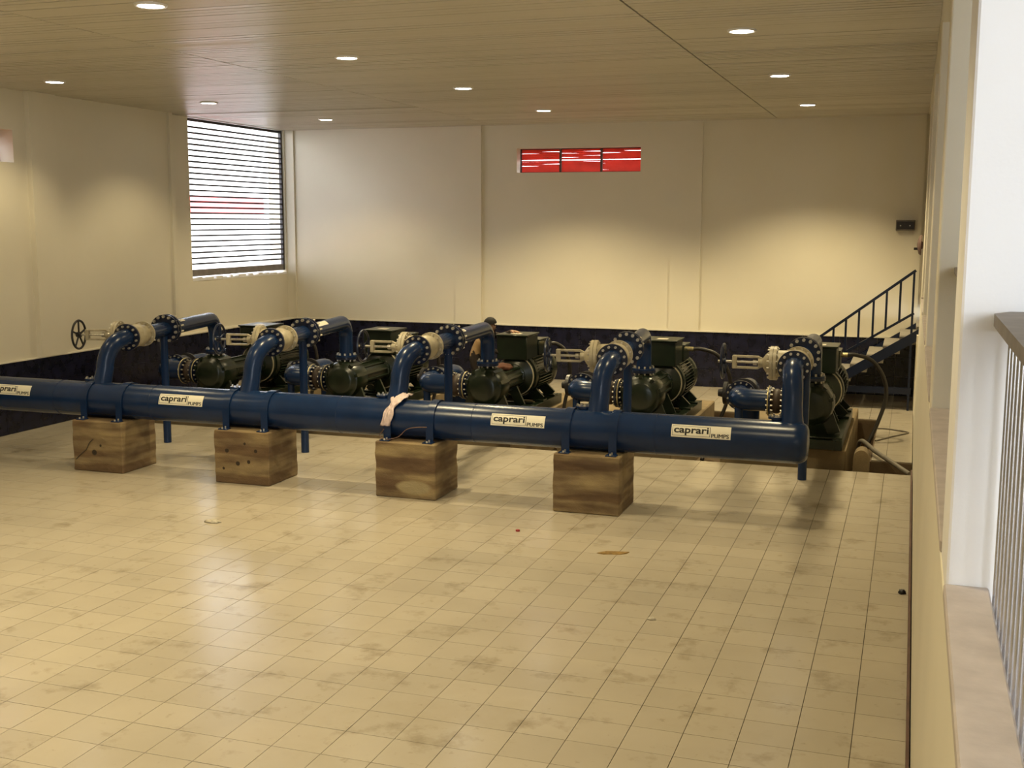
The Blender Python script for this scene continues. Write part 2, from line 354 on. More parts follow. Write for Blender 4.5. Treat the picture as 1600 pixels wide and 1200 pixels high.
cp = MB(); cp.box(LX, LX+.035, -2.2, D-.05, HD, HD+.02); struct('trim_2', cp, m_trim, 'pale capping strip along the dado under the slatted window', 'trim')

# ------------------------------------------------------------------ windows
# tall slatted window
wx = LX-.27; w1 = bpy.data.objects.new('window_1', None); COL.objects.link(w1); w1.location = (wx, 20.56, 2.08)
tag(w1, 'tall bright window with dark horizontal slats on the cream wall', 'window', kind='structure'); off = w1.location
f = MB(); y0, y1, z0, z1 = LW['y0'], LW['y1'], 2.10, H-.01
f.box(wx-.03, wx+.03, y0, y0+.05, z0, z1).box(wx-.03, wx+.03, y1-.05, y1, z0, z1).box(wx-.03, wx+.03, y0+.05, y1-.05, z1-.05, z1)
f.build('window_frame', m_frame, w1, off, smooth=False)
f = MB(); f.cbox(wx-.035, wx+.035, y0+.05, y1-.05, z0, z0+.13, .006); f.build('bottom_rail', m_rail, w1, off, smooth=False)
sm = MB(); sm.box(-.035, .035, -(y1-y0)/2+.05, (y1-y0)/2-.05, -.016, .016); ns = 25; so = None
for i in range(ns):
    z = z0+.13+(z1-.05-z0-.13)*(i+1)/(ns+1)
    if so is None: so = sm.build('slat', m_frame, w1, smooth=False); o = so
    else: o = so.copy(); COL.objects.link(o)
    o.location = (0, (y0+y1)/2-off[1], z-off[2])
def red_vent(name, label, horiz, a0, a1, z0, z1, depth_at, nseg, seed):
    """vent of red slats; horiz 'x' (back wall) or 'y' (left wall)"""
    rn = random.Random(seed); w = bpy.data.objects.new(name, None); COL.objects.link(w)
    c = ((a0+a1)/2, depth_at, z0) if horiz == 'x' else (depth_at, (a0+a1)/2, z0); w.location = c
    tag(w, label, 'window', kind='structure')
    def bx(mb, p0, p1, d0, d1, zz0, zz1):
        if horiz == 'x': mb.box(p0-c[0], p1-c[0], d0, d1, zz0-z0, zz1-z0)
        else: mb.box(-d1, -d0, p0-c[1], p1-c[1], zz0-z0, zz1-z0)
    fr = MB(); t = .022
    bx(fr, a0, a0+t, -.03, .03, z0, z1); bx(fr, a1-t, a1, -.03, .03, z0, z1); bx(fr, a0, a1, -.03, .03, z0, z0+t*.7); bx(fr, a0, a1, -.03, .03, z1-t*.7, z1)
    fr.build('window_frame', m_frame, w, smooth=False)
    seg = (a1-a0)/nseg
    for k in range(1, nseg):
        mu = MB(); bx(mu, a0+k*seg-.02, a0+k*seg+.02, -.035, .035, z0, z1); mu.build('mullion', m_skirt, w, smooth=False)
    n = 11; ph = (z1-z0-.03)/n
    for k in range(nseg):
        p0, p1 = a0+k*seg+.015, a0+(k+1)*seg-.015
        for i in range(n):
            zc = z0+.015+ph*(i+.5); tl = rn.uniform(-.002, .002); hh = ph*.54
            if i == 5: hh = ph*.36; zc -= ph*.12
            if (k, i) in ((0, 3), (1, 7), (1, 9), (0, 9), (2, 9)): tl = rn.choice((-1, 1))*.006; hh = ph*.49
            # slat leaning so its upper edge lies outward
            vs = []
            for q, s_ in ((p0, -1), (p1, 1)):
                zz = zc+tl*s_
                for d_, z_ in ((-.012, zz-hh), (-.006, zz-hh), (.016, zz+hh), (.010, zz+hh)):
                    vs.append((q-c[0], d_, z_-z0) if horiz == 'x' else (-d_, q-c[1], z_-z0))
            s = MB(); s.add(vs, [(0, 1, 2, 3), (7, 6, 5, 4), (0, 4, 5, 1), (1, 5, 6, 2), (2, 6, 7, 3), (3, 7, 4, 0)]); s.build('slat', m_red, w, smooth=False)
    return w
red_vent('window_2', 'long low vent of red slats in the wall behind the pumps', 'x', BW['x0'], BW['x1'], BW['z0'], BW['z1'], D+.26, 3, 5)
red_vent('window_3', 'red slatted vent in the wall holding the tall window', 'y', SW['y0'], SW['y1'], SW['z0'], SW['z1'], LX-.28, 3, 6)

# outdoors beyond the slatted window
gr = MB(); gr.box(-60, 60, -60, 90, -.9, -.6); struct('ground', gr, m_ground, 'pale paving outside the hall', 'ground')
nb = thing('neighbouring_building', 'pale building with red bands seen through the slatted window', 'building', (-20, 28, -.6))
q = MB(); q.box(-24, -20, 12, 34, -.6, 7.5); q.build('wall', m_ext, nb, (-20, 28, -.6), smooth=False)
q = MB(); q.box(-20.03, -19.9, 12, 33.2, 3.35, 3.85); q.build('red_band', m_extred, nb, (-20, 28, -.6), smooth=False)
q = MB(); q.box(-20.1, -19.8, 12, 32, .2, 1.35); q.build('red_band', m_extred, nb, (-20, 28, -.6), smooth=False)

# ------------------------------------------------------------------ ceiling downlights
ROWS = {'the row nearest the slatted window': [(-10.66, 20.0), (-11.0, 16.65), (-11.39, 13.51), (-11.3, 10.1), (-11.3, 6.7), (-11.3, 3.2)],
        'the middle row': [(-6.22, 19.48), (-6.30, 15.9), (-6.45, 12.56), (-6.58, 9.03), (-6.6, 5.5), (-6.6, 2.0)],
        'the row beside the gallery': [(-1.85, 19.78), (-1.86, 15.75), (-1.83, 12.01), (-1.83, 8.4), (-1.83, 4.8), (-1.83, 1.2)]}
POWER_TUNE = dict(zip(ROWS, ([1.0, .7, .65, .65, .65, .65], [3.4, 2.0, 2.0, 2.6, 1.9, 1.5], [3.1, 1.6, 1.05, .75, 1.15, 1.1])))   # added power factors, tuned lamp by lamp to brighten walls or dim floor
ORD = ['first', 'second', 'third', 'fourth', 'fifth', 'sixth']
dl0 = None; BEAMS = []
for row, pts in ROWS.items():
    for i, (x, y) in enumerate(pts):
        if dl0 is None:
            dl0 = thing('ceiling_downlight', '', 'light', (0, 0, 0)); r = dl0
            b = MB(); b.lathe((0, 0, .0), (0, 0, 1), [(-.012, .115), (-.016, .128), (-.010, .142), (.0, .146), (.012, .146), (.012, .115)], 28, caps=False); b.build('trim_ring', m_ring, r)
            b = MB(); b.lathe((0, 0, 0), (0, 0, 1), [(-.014, .06), (-.010, .115), (.006, .115)], 28); b.build('lens', m_lens, r)
        else: r = copy_tree(dl0)
        r.location = (x, y, H-.004); r['label'] = 'glowing round downlight, %s from the red vent wall in %s' % (ORD[i], row); r['category'] = 'light'; r['group'] = 'recessed ceiling downlights'
        BEAMS.append((r, row, i))
for r, row, i in BEAMS:
    if True:
        l = bpy.data.lights.new('downlight_beam', 'SPOT'); l.energy = LAMP_POWER*POWER_TUNE[row][i]; l.color = LAMP_COLOR; l.spot_size = math.radians(122); l.spot_blend = .6; l.shadow_soft_size = .1
        lo = bpy.data.objects.new('downlight_beam', l); COL.objects.link(lo); lo.location = (0, 0, -.046); lo.parent = r

# ------------------------------------------------------------------ manifold pipe on concrete blocks
MY, MZ, MR = 12.33, .872, .222
BX = [-3.365, -5.51, -7.66, -9.745]
BL = ['rough concrete block under the blue manifold, nearest its capped end', 'brown concrete block with a pale patch, second from the manifold\'s capped end',
      'pitted concrete block under the manifold, third from its capped end', 'olive cracked concrete block under the manifold, farthest from its capped end']
BT = .648
for k, x in enumerate(BX):
    bm = bmesh.new(); bmesh.ops.create_cube(bm, size=1)
    bmesh.ops.scale(bm, vec=(.75, .69, BT), verts=bm.verts); bmesh.ops.translate(bm, vec=(0, 0, BT/2), verts=bm.verts)
    bmesh.ops.bevel(bm, geom=list(bm.edges), offset=.012, segments=1, affect='EDGES')
    bmesh.ops.subdivide_edges(bm, edges=[e for e in bm.edges if e.calc_length() > .2], cuts=9, use_grid_fill=True)
    rb = random.Random(40+k)
    from mathutils import noise
    for v in bm.verts:
        if .01 < v.co.z < BT-.015:
            n_ = noise.noise(Vector((v.co.x*4+k*7, v.co.y*4, v.co.z*9)))*.008 + rb.uniform(-.004, .004)
            d = Vector((v.co.x, v.co.y, 0)).normalized(); v.co += d*n_
            bd = int(v.co.z/(BT/4)); v.co.x *= 1+.003*((bd*7+k) % 3-1)
        elif v.co.z > BT-.1: v.co.x *= 1-rb.uniform(0, .008)
    me = bpy.data.meshes.new('concrete_block'); bm.to_mesh(me); bm.free(); 
    DKC = (.03, .02, .012); MARKS = [[], [(x+.12, 11.99, .13, .2, 2.2, (.33, .27, .15))], [(x-.05, 11.99, .25, .03, 1, DKC), (x+.1, 11.99, .28, .025, 1, DKC), (x-.2, 11.99, .4, .022, 1, DKC), (x-.25, 11.99, .18, .02, 1, DKC), (x+.2, 11.99, .42, .02, 1, DKC), (x+.05, 11.99, .5, .018, 1, DKC)], [(x-.05, 11.99, .25, .035, 1, DKC), (x+.05, 11.99, .34, .02, 1, DKC)]][k]
    me.materials.append(block_material('board_marked_concrete_%d' % k, k+1, MARKS))
    o = bpy.data.objects.new('concrete_block', me); COL.objects.link(o); o.location = (x, 12.335, 0); blk = o; tag(o, BL[k], 'block', 'concrete blocks carrying the manifold')
b = MB(); b.tube([(-.33, -.354, .14), (-.24, -.356, .22), (-.16, -.355, .28), (-.11, -.356, .37), (-.05, -.354, .42)], .004, 6); b.build('crack', m_black, blk)
MX1 = -1.06
mo = (-6.8, MY, BT)
man = thing('manifold_pipe', 'long fat blue manifold pipe with stickers lying on concrete blocks', 'pipe', mo)
b = MB(); b.lathe((-W+.03, MY, MZ), (1, 0, 0), [(0, MR), (W-.03+MX1-.12, MR)], 48); b.build('pipe_body', m_blue, man, mo)
b = MB(); prof = [(-.002, MR+.002), (.02, MR+.002)]+[(.02+.12*math.sin(a), MR*(.62+.38*math.cos(a))) for a in [i*math.pi/16 for i in range(1, 9)]]+[(.146, MR*.3), (.148, .01)]
b.lathe((MX1-.14, MY, MZ), (1, 0, 0), prof, 48); b.build('end_cap', m_blue, man, mo)
for x in (-2.65, -4.75, -6.45, -9.05, -10.5):
    b = MB(); b.torus((x, MY, MZ), (1, 0, 0), MR, .004, 48, 6); b.build('weld_seam', m_blue, man, mo)
for x in BX:
    for dx in (-.265, .265):
        b = MB(); xx = x+dx; w_ = .045; n = 20; rr = MR+.008; vs = []; fs = []
        pts = [(-rr, BT+.012)]+[(-rr*math.cos(a), MZ+rr*math.sin(a)) for a in [i*math.pi/n for i in range(n+1)]]+[(rr, BT+.012)]
        for (yy, zz) in pts:
            s_ = 1.045
            for X in (xx-w_, xx+w_): vs.append((X, MY+yy, zz))
            for X in (xx-w_, xx+w_): vs.append((X, MY+yy*s_, MZ+(zz-MZ)*(s_ if zz > MZ else 1)))
        for i in range(len(pts)-1):
            a = i*4; c = a+4
            fs += [(a, a+1, c+1, c), (a+2, c+2, c+3, a+3), (a, c, c+2, a+2), (a+1, a+3, c+3, c+1)]
        b.add(vs, fs); st = b.build('saddle_strap', m_blue, man, mo)
        for sg in (-1, 1):
            g_ = MB(); ya, yb_ = sorted((MY+sg*(rr-.005), MY+sg*(rr+.095))); g_.cbox(xx-.06, xx+.06, ya, yb_, BT, BT+.014, .003); g_.build('foot_plate', m_blue, st, mo)
            g_ = MB(); g_.bolts((xx, MY+sg*(rr+.055), BT+.014), (0, 0, 1), .035, 2, .011, 0, .02, 0); g_.build('foot_bolts', m_bolt, st, mo, kind='stuff')
dg = bpy.context.evaluated_depsgraph_get()
def text_mesh(body):
    cu = bpy.data.curves.new('lettering', 'FONT'); cu.body = body; cu.size = 1; cu.resolution_u = 3; cu.offset = .026 if body.islower() else 0
    o = bpy.data.objects.new('lettering_source', cu); COL.objects.link(o); bpy.context.view_layer.update()
    me = bpy.data.meshes.new_from_object(o.evaluated_get(bpy.context.evaluated_depsgraph_get())); bpy.data.objects.remove(o); bpy.data.curves.remove(cu)
    return me
TXT = {}
def fit_text(body, u0, v0, u1, v1):
    me = TXT.setdefault(body, None) or text_mesh(body); TXT[body] = me
    xs = [v.co.x for v in me.vertices]; ys = [v.co.y for v in me.vertices]; ax, bx_, ay, by = min(xs), max(xs), min(ys), max(ys)
    bm = bmesh.new(); bm.from_mesh(me); bmesh.ops.triangulate(bm, faces=list(bm.faces))
    for v in bm.verts: v.co = Vector((u0+(v.co.x-ax)/(bx_-ax)*(u1-u0), v0+(v.co.y-ay)/(by-ay)*(v1-v0), 0))
    for i in range(1, 9):
        bmesh.ops.bisect_plane(bm, geom=list(bm.verts)+list(bm.edges)+list(bm.faces), plane_co=(0, v0+(v1-v0)*i/9, 0), plane_no=(0, 1, 0))
    bmesh.ops.triangulate(bm, faces=list(bm.faces))
    bm.verts.index_update(); bm.verts.ensure_lookup_table(); r = ([tuple(v.co) for v in bm.verts], [tuple(v.index for v in f.verts) for f in bm.faces]); bm.free(); return r
def on_pipe(vs, x0, a0, e): 
    out = []
    for u, v, _ in vs:
        an = a0+v/MR; out.append((x0+u, MY-(MR+e)*math.cos(an), MZ+(MR+e)*math.sin(an)))
    return out
def rect(u0, v0, u1, v1, n=6):
    vs = []; fs = []
    for i in range(n+1):
        v = v0+(v1-v0)*i/n; vs += [(u0, v, 0), (u1, v, 0)]
        if i: k = 2*i; fs.append((k-2, k-1, k+1, k))
    return vs, fs
for x0 in (-11.49, -8.895, -4.51, -2.467):
    wdt, hgt, a0 = .63, .138, .11
    b = MB(); vs, fs = rect(0, 0, wdt, hgt, 8); b.add(on_pipe(vs, x0, a0, .0022), fs); st = b.build('sticker', m_sticker, man, mo); st['label'] = 'white maker\'s sticker with black lettering'
    b = MB()
    for r_ in ((.012, .016, .415, .019), (.012, .119, .415, .122), (.012, .016, .015, .122), (.409, .016, .415, .122)):
        vs, fs = rect(*r_); b.add(on_pipe(vs, x0, a0, .0032), fs)
    b.build('printed_frame', m_ink, st, mo)
    b = MB(); vs, fs = fit_text('caprari', .028, .022, .398, .116); b.add(on_pipe(vs, x0, a0, .0036), fs); b.build('lettering', m_ink, st, mo, smooth=False)
    b = MB(); vs, fs = fit_text('PUMPS', .427, .011, .610, .053); b.add(on_pipe(vs, x0, a0, .0036), fs); b.add(on_pipe([(u_+.0035, v_, 0) for u_, v_, _ in vs], x0, a0, .0039), fs); b.build('lettering', m_ink, st, mo, smooth=False)

# ------------------------------------------------------------------ discharge lines: riser, gate valve, rear pipe
LN = [  # base x, F1 x, F1 z, pump x, post y   (from the capped end)
    (-1.234, -1.279, 1.609, -1.301, 14.55), (-3.346, -3.302, 1.605, -3.606, 14.2), (-5.79, -5.718, 1.618, -5.93, 14.05), (-7.774, -7.716, 1.64, -8.227, 14.0), (-9.943, -9.876, 1.626, -10.531, 13.98)]
FY, PY = 12.85, 15.9
ENDS = ["nearest the manifold's capped end", "second from the manifold's capped end", "third from the manifold's capped end", "fourth from the manifold's capped end", "farthest from the manifold's capped end"]
# gate valve, built along +Y with its bonnet towards -X
VL = .5
def make_valve(wheel_mat):
    v = thing('gate_valve', '', 'valve')
    b = MB(); b.lathe((0, 0, 0), (0, 1, 0), [(0, .17), (.032, .17), (.034, .125), (.1, .12), (.16, .15), (VL-.16, .15), (VL-.1, .12), (VL-.034, .125), (VL-.032, .17), (VL, .17)], 36)
    b.lathe((-.05, VL/2, 0), (-1, 0, 0), [(0, .15), (.16, .145), (.165, .145)], 28); b.build('body', m_cream, v)
    b = MB(); b.lathe((-.205, VL/2, 0), (-1, 0, 0), [(0, .19), (.036, .19)], 32); b.lathe((-.245, VL/2, 0), (-1, 0, 0), [(0, .19), (.036, .19), (.037, .14), (.085, .10), (.12, .05), (.17, .045)], 32); b.build('bonnet', m_cream, v)
    b = MB()
    for s_ in (-1, 1): b.obar((-.36, VL/2, s_*.035), (-.42, VL/2, s_*.062), .05, .022); b.obar((-.41, VL/2, s_*.062), (-.66, VL/2, s_*.062), .05, .022)
    b.cbox(-.70, -.65, VL/2-.03, VL/2+.03, -.074, .074, .006); b.build('yoke', m_cream, v)
    b = MB(); b.cyl((-.35, VL/2, 0), (-.86, VL/2, 0), .014, n=10); b.cyl((-.47, VL/2, 0), (-.43, VL/2, 0), .032, n=8); b.build('stem', m_bolt, v)
    b = MB(); b.torus((-.8, VL/2, 0), (1, 0, 0), .19, .015, 40, 8); hw = b.build('handwheel', wheel_mat, v)
    b = MB(); b.cyl((-.83, VL/2, 0), (-.77, VL/2, 0), .036, n=14); b.build('hub', wheel_mat, hw)
    for k in range(5):
        an = 2*math.pi*k/5+math.pi/2; b = MB(); b.obar((-.8, VL/2+.03*math.cos(an), .03*math.sin(an)), (-.8, VL/2+.185*math.cos(an), .185*math.sin(an)), .02, .016, (1, 0, 0)); b.build('spoke', wheel_mat, hw)
    b = MB(); b.bolts((-.243, VL/2, 0), (1, 0, 0), .168, 14, .011, -.062, .05); b.bolts((0, .016, 0), (0, 1, 0), .145, 12, .012, 0, .03); b.bolts((0, VL-.016, 0), (0, 1, 0), .145, 12, .013, -.035, .03); b.build('bolts', m_bolt, v, kind='stuff')
    return v
v0 = make_valve(m_navyp); vk = make_valve(m_black)
def dirv(i):
    bx, fx, fz, px_, py_ = LN[i]; return Vector((px_-fx, PY-FY, 0)).normalized()
used = False
for i, (bx, fx, fz, px_, posty) in enumerate(LN):
    d = dirv(i); F = Vector((fx, FY, fz)); rz = math.atan2(-d.x, d.y)
    if i == 4: v = vk
    elif not used: v = v0; used = True
    else: v = copy_tree(v0)
    v.location = F; v.rotation_euler = (0, 0, rz)
    tag(v, ('cream gate valve with %s handwheel on the riser ' % ('black' if i == 4 else 'dark blue'))+ENDS[i], 'valve', 'gate valves on the discharge lines')
    # riser
    base = Vector((bx, MY+.03, MZ+MR-.11)); r = thing('riser_elbow', 'blue riser elbow with bolted flange, '+ENDS[i], 'pipe', base, 0, 'riser elbows')
    A = Vector((bx+(fx-bx)*.35, MY+.10, 1.26)); fe = F-d*.034
    pts = [base, base+(A-base)*.3, base+(A-base)*.6]+bez(A, A+Vector((0, .03, .27)), fe-d*.30, fe, 12)
    rad = [.132, .120, .112]+[.11]*13
    b = MB(); b.tube(pts, rad, 24); b.build('elbow_pipe', m_blue, r, base)
    b = MB(); k3 = pts[3]; b.torus(k3, pts[4]-pts[2], .105, .004, 24, 6); b.build('weld_seam', m_blue, r, base)
    b = MB(); b.lathe(fe, d, [(0, .178), (.033, .178)], 36); b.build('flange', m_navyp, r, base)
    b = MB(); b.bolts(fe, d, .146, 12, .0155, -.028, .01); b.build('flange_bolts', m_bolt, r, base, kind='stuff')
    b = MB(); nz = Vector((bx-.17, MY+.07, MZ+MR-.02)); b.cyl(nz-Vector((0, 0, .05)), nz+Vector((0, 0, .035)), .05); b.lathe(nz+Vector((0, 0, .03)), (0, 0, 1), [(0, .085), (.022, .085)], 20); bf = b.build('blind_flange', m_blue, r, base)
    b = MB(); b.bolts(nz+Vector((0, 0, .05)), (0, 0, 1), .066, 6, .012, 0, .022); b.build('blind_flange_bolts', m_bolt, bf, base, kind='stuff')
    # rear discharge pipe
    L_ = (Vector((px_, PY, fz))-F).length; P = lambda s_: F+d*s_
    foot = P((posty-FY)/d.y); foot.z = 0
    r = thing('discharge_pipe', 'blue discharge pipe on a support post, '+ENDS[i], 'pipe', foot, 0, 'discharge pipes'); off = foot
    s2 = 1.27
    b = MB(); b.tube([P(VL+.002), P(VL+.2), P(s2-.05)], .105, 24); b.build('neck', m_blue, r, off)
    b = MB(); b.lathe(P(s2-.085), d, [(0, .205), (.04, .205)], 36); b.build('flange', m_navyp, r, off)
    b = MB(); b.lathe(P(s2+.0), d, [(0, .205), (.04, .205), (.042, .14), (.07, .13)], 36); b.build('flange', m_navyp, r, off)
    b = MB(); b.bolts(P(s2-.085), d, .178, 14, .021, -.034, .01); b.build('bolt_heads', m_bolt, r, off, kind='stuff')
    b = MB(); b.bolts(P(s2+.04), d, .182, 14, .012, -.09, .125); b.build('studs', m_stud, r, off, kind='stuff')
    R = .24; e0 = P(L_-R); tp = Vector((px_, PY, fz))
    pts = [P(s2+.05), P((s2+L_-R)/2)]+bez(e0, e0+d*R*.56, tp-Vector((0, 0, R*.44)), tp-Vector((0, 0, R)), 10)+[Vector((px_, PY, 1.135))]
    b = MB(); b.tube(pts, .105, 24); b.build('pipe', m_blue, r, off)
    b = MB(); b.lathe((px_, PY, 1.105), (0, 0, 1), [(0, .16), (.03, .16)], 32); b.build('flange', m_blue, r, off)
    b = MB(); b.bolts((px_, PY, 1.135), (0, 0, 1), .132, 10, .014, -.005, .028); b.build('flange_bolts', m_bolt, r, off, kind='stuff')
    b = MB(); b.cyl(foot, (foot.x, foot.y, fz-.09), .055); b.build('support_post', m_blue, r, off)
    # small sticker on the crown of the pipe
    ln = .42 if i == 3 else .17; sc = s2+.32; u = Vector((-d.y, d.x, 0)); b = MB(); vs = []; fs = []
    if i in (3,): rng = (.25, 1.0)
    else: rng = (.35, .8)
    for k in range(6):
        an = rng[0]+(rng[1]-rng[0])*k/5; q_ = -u*0+Vector((d.y, -d.x, 0))*math.sin(an)*.107+Vector((0, 0, math.cos(an)*.107))
        vs += [P(sc)+q_, P(sc+ln)+q_]
        if k: fs.append((2*k-2, 2*k-1, 2*k+1, 2*k))
    b.add(vs, fs); b.build('pipe_sticker', m_sticker, r, off)

# ------------------------------------------------------------------ pumps
PZ = .2
def make_pump():
    p = thing('pump_unit', '', 'pump'); o = (0, 0, PZ); z = .76
    b = MB()
    for x in (-.36, .36): b.cbox(x-.06, x+.06, -.36, 2.42, .2, .345, .006)
    for y in (-.36, .45, 1.35, 2.36): b.box(-.34, .34, y-.04, y+.04, .215, .335)
    b.cbox(-.42, .42, -.34, .95, .345, .365, .004); b.build('baseplate', m_green, p, o)
    b = MB(); b.lathe((0, -.26, z), (0, 1, 0), [(0, .06), (.01, .17), (.03, .21), (.06, .23), (.08, .27), (.13, .29), (.40, .29), (.45, .27), (.48, .22), (.56, .2)], 32)
    b.lathe((0, .0, z), (0, 0, 1), [(.1, .18), (.2, .15), (.26, .12), (.30, .11)], 24)
    for an in range(5): a = math.pi*(.1+.8*an/4); b.obar((.27*math.cos(a), -.2, z+.27*math.sin(a)), (.27*math.cos(a), .16, z+.27*math.sin(a)), .05, .05, (math.cos(a), 0, math.sin(a)))
    for s_ in (-1, 1): b.obar((s_*.2, -.05, .62), (s_*.3, -.05, .37), .16, .05, (0, 1, 0))
    b.build('casing', m_green, p, o)
    b = MB(); b.lathe((0, 0, 1.07), (0, 0, 1), [(0, .16), (.034, .16)], 32); b.lathe((-.1, 0, z), (-1, 0, 0), [(0, .2), (.1, .15), (.2, .135), (.215, .2), (.245, .2)], 32); b.build('nozzle_flanges', m_navyp, p, o)
    b = MB(); b.bolts((0, 0, 1.07), (0, 0, 1), .132, 10, .013, -.03, .0); b.bolts((-.33, 0, z), (1, 0, 0), .172, 14, .0135, -.02, .04); b.build('bolts', m_bolt, p, o, kind='stuff')
    b = MB(); b.torus((-.333, 0, z), (1, 0, 0), .2, .008, 36, 6); b.build('gasket_ring', m_brass, p, o)
    b = MB(); b.lathe((0, .28, z), (0, 1, 0), [(0, .2), (.05, .2), (.06, .165), (.85, .165), (.86, .19), (.9, .19), (.95, .3), (1.06, .31), (1.07, .27)], 32)
    for k in range(10): a = 2*math.pi*k/10+.3; b.obar((.165*math.cos(a), .34, z+.165*math.sin(a)), (.165*math.cos(a), 1.12, z+.165*math.sin(a)), .03, .05, (math.cos(a), 0, math.sin(a)))
    for s_ in (-1, 1): b.obar((s_*.12, .8, .64), (s_*.25, .8, .365), .14, .045, (0, 1, 0))
    bh = b.build('bearing_housing', m_green, p, o)
    b = MB(); b.torus((0, 1.24, z), (0, 1, 0), .305, .012, 36, 6); b.build('coupling_ring', m_cream, bh, o)
    b = MB(); b.lathe((0, 1.38, z), (0, 1, 0), [(-.06, .20), (-.05, .33), (.03, .34), (.05, .29), (.78, .29), (.8, .33), (.84, .33), (.86, .345), (1.02, .345), (1.05, .31), (1.06, .05)], 40)
    mt = b.build('motor', m_green, p, o)
    b = MB()
    for k in range(44):
        a = 2*math.pi*k/44
        if abs(a-math.pi/2) < .35: continue
        b.obar((.315*math.cos(a), 1.44, z+.315*math.sin(a)), (.315*math.cos(a), 2.16, z+.315*math.sin(a)), .01, .075, (math.cos(a), 0, math.sin(a)))
    b.build('cooling_fins', m_green, mt, o, kind='stuff')
    for s_ in (-1, 1):
        for y in (1.5, 2.1):
            b = MB(); b.obar((s_*.2, y, .50), (s_*.34, y, .36), .16, .05, (0, 1, 0)); b.cbox(min(s_*.24, s_*.42), max(s_*.24, s_*.42), y-.09, y+.09, .345, .375, .004); b.build('motor_foot', m_green, mt, o)
    b = MB(); b.cbox(-.27, .22, 1.15, 1.72, 1.02, 1.385, .01); bx = b.build('terminal_box', m_green, mt, o)
    b = MB(); b.cbox(-.29, .24, 1.13, 1.74, 1.385, 1.41, .005); b.build('box_lid', m_green, mt, o)
    b = MB(); b.cbox(-.20, .24, 1.73, 2.2, 1.04, 1.27, .01); b.cbox(-.21, .25, 1.74, 2.21, 1.27, 1.29, .004); b.build('cable_box', m_green, mt, o)
    b = MB(); b.cyl((.24, 2.05, 1.2), (.33, 2.05, 1.2), .035, n=10); b.build('cable_gland', m_brass, mt, o)
    b = MB(); b.box(-.1, .06, 1.3, 1.45, 1.4105, 1.413); b.build('rating_plate', m_stud, mt, o)
    return p
p0 = make_pump()
def make_suction():
    o = (0, 0, PZ); z = .76; s = thing('suction_pipe', '', 'pipe')       # origin under the elbow, pump axis 1.0 to the right
    b = MB(); b.lathe((.645, 0, z), (-1, 0, 0), [(0, .2), (.03, .2)], 32); b.lathe((.43, 0, z), (-1, 0, 0), [(-.03, .2), (0, .2)], 32); b.build('joint_flanges', m_navyp, s, o)
    b = MB(); b.lathe((.62, 0, z), (-1, 0, 0), [(0, .13), (.03, .14), (.06, .165), (.09, .17), (.12, .165), (.15, .14), (.17, .13)], 28); b.build('rubber_joint', m_rubber, s, o)
    b = MB(); b.torus((.428, 0, z), (1, 0, 0), .2, .009, 36, 6); b.build('gasket_ring', m_brass, s, o)
    b = MB(); b.bolts((.43, 0, z), (1, 0, 0), .172, 14, .0135, -.03, .06); b.bolts((.63, 0, z), (1, 0, 0), .172, 14, .0135, -.04, .03); b.build('bolts', m_bolt, s, o, kind='stuff')
    pts = [(.44, 0, z), (.32, 0, z)]+bez((.2, 0, z), (.06, 0, z), (0, .10, z), (0, .26, z), 10)+[(0, .34, z)]
    b = MB(); b.tube(pts, [.145]*2+[.15]*11+[.15], 24); b.build('elbow_pipe', m_blue, s, o)
    b = MB(); b.lathe((0, .34, z), (0, 1, 0), [(0, .21), (.035, .21)], 32); fl = b.build('flange', m_navyp, s, o)
    b = MB(); b.bolts((0, .34, z), (0, 1, 0), .18, 14, .0135, -.03, .0); b.build('flange_bolts', m_bolt, fl, o, kind='stuff')
    b = MB(); b.lathe((0, .376, z), (0, 1, 0), [(0, .2), (.03, .2), (.04, .15), (.1, .17), (.22, .17), (.28, .15), (.29, .2), (.32, .2)], 28); b.lathe((0, .53, z), (-1, 0, 0), [(.1, .13), (.2, .13), (.21, .16), (.26, .16), (.28, .06), (.34, .05)], 24); b.build('suction_valve', m_black, s, o)
    pts = [(0, .70, z), (0, 1.0, z)]+bez((0, 1.1, z), (0, 1.28, z), (0, 1.35, z-.08), (0, 1.35, z-.25), 8)+[(0, 1.35, PZ)]
    b = MB(); b.tube(pts, .15, 20); b.build('drop_pipe', m_blue, s, o)
    b = MB(); b.cyl((.02, .03, PZ), (.02, .03, z-.1), .055); b.lathe((.02, .03, PZ), (0, 0, 1), [(0, .1), (.015, .1)], 18); b.build('support_leg', m_blue, s, o)
    return s
s0 = make_suction()
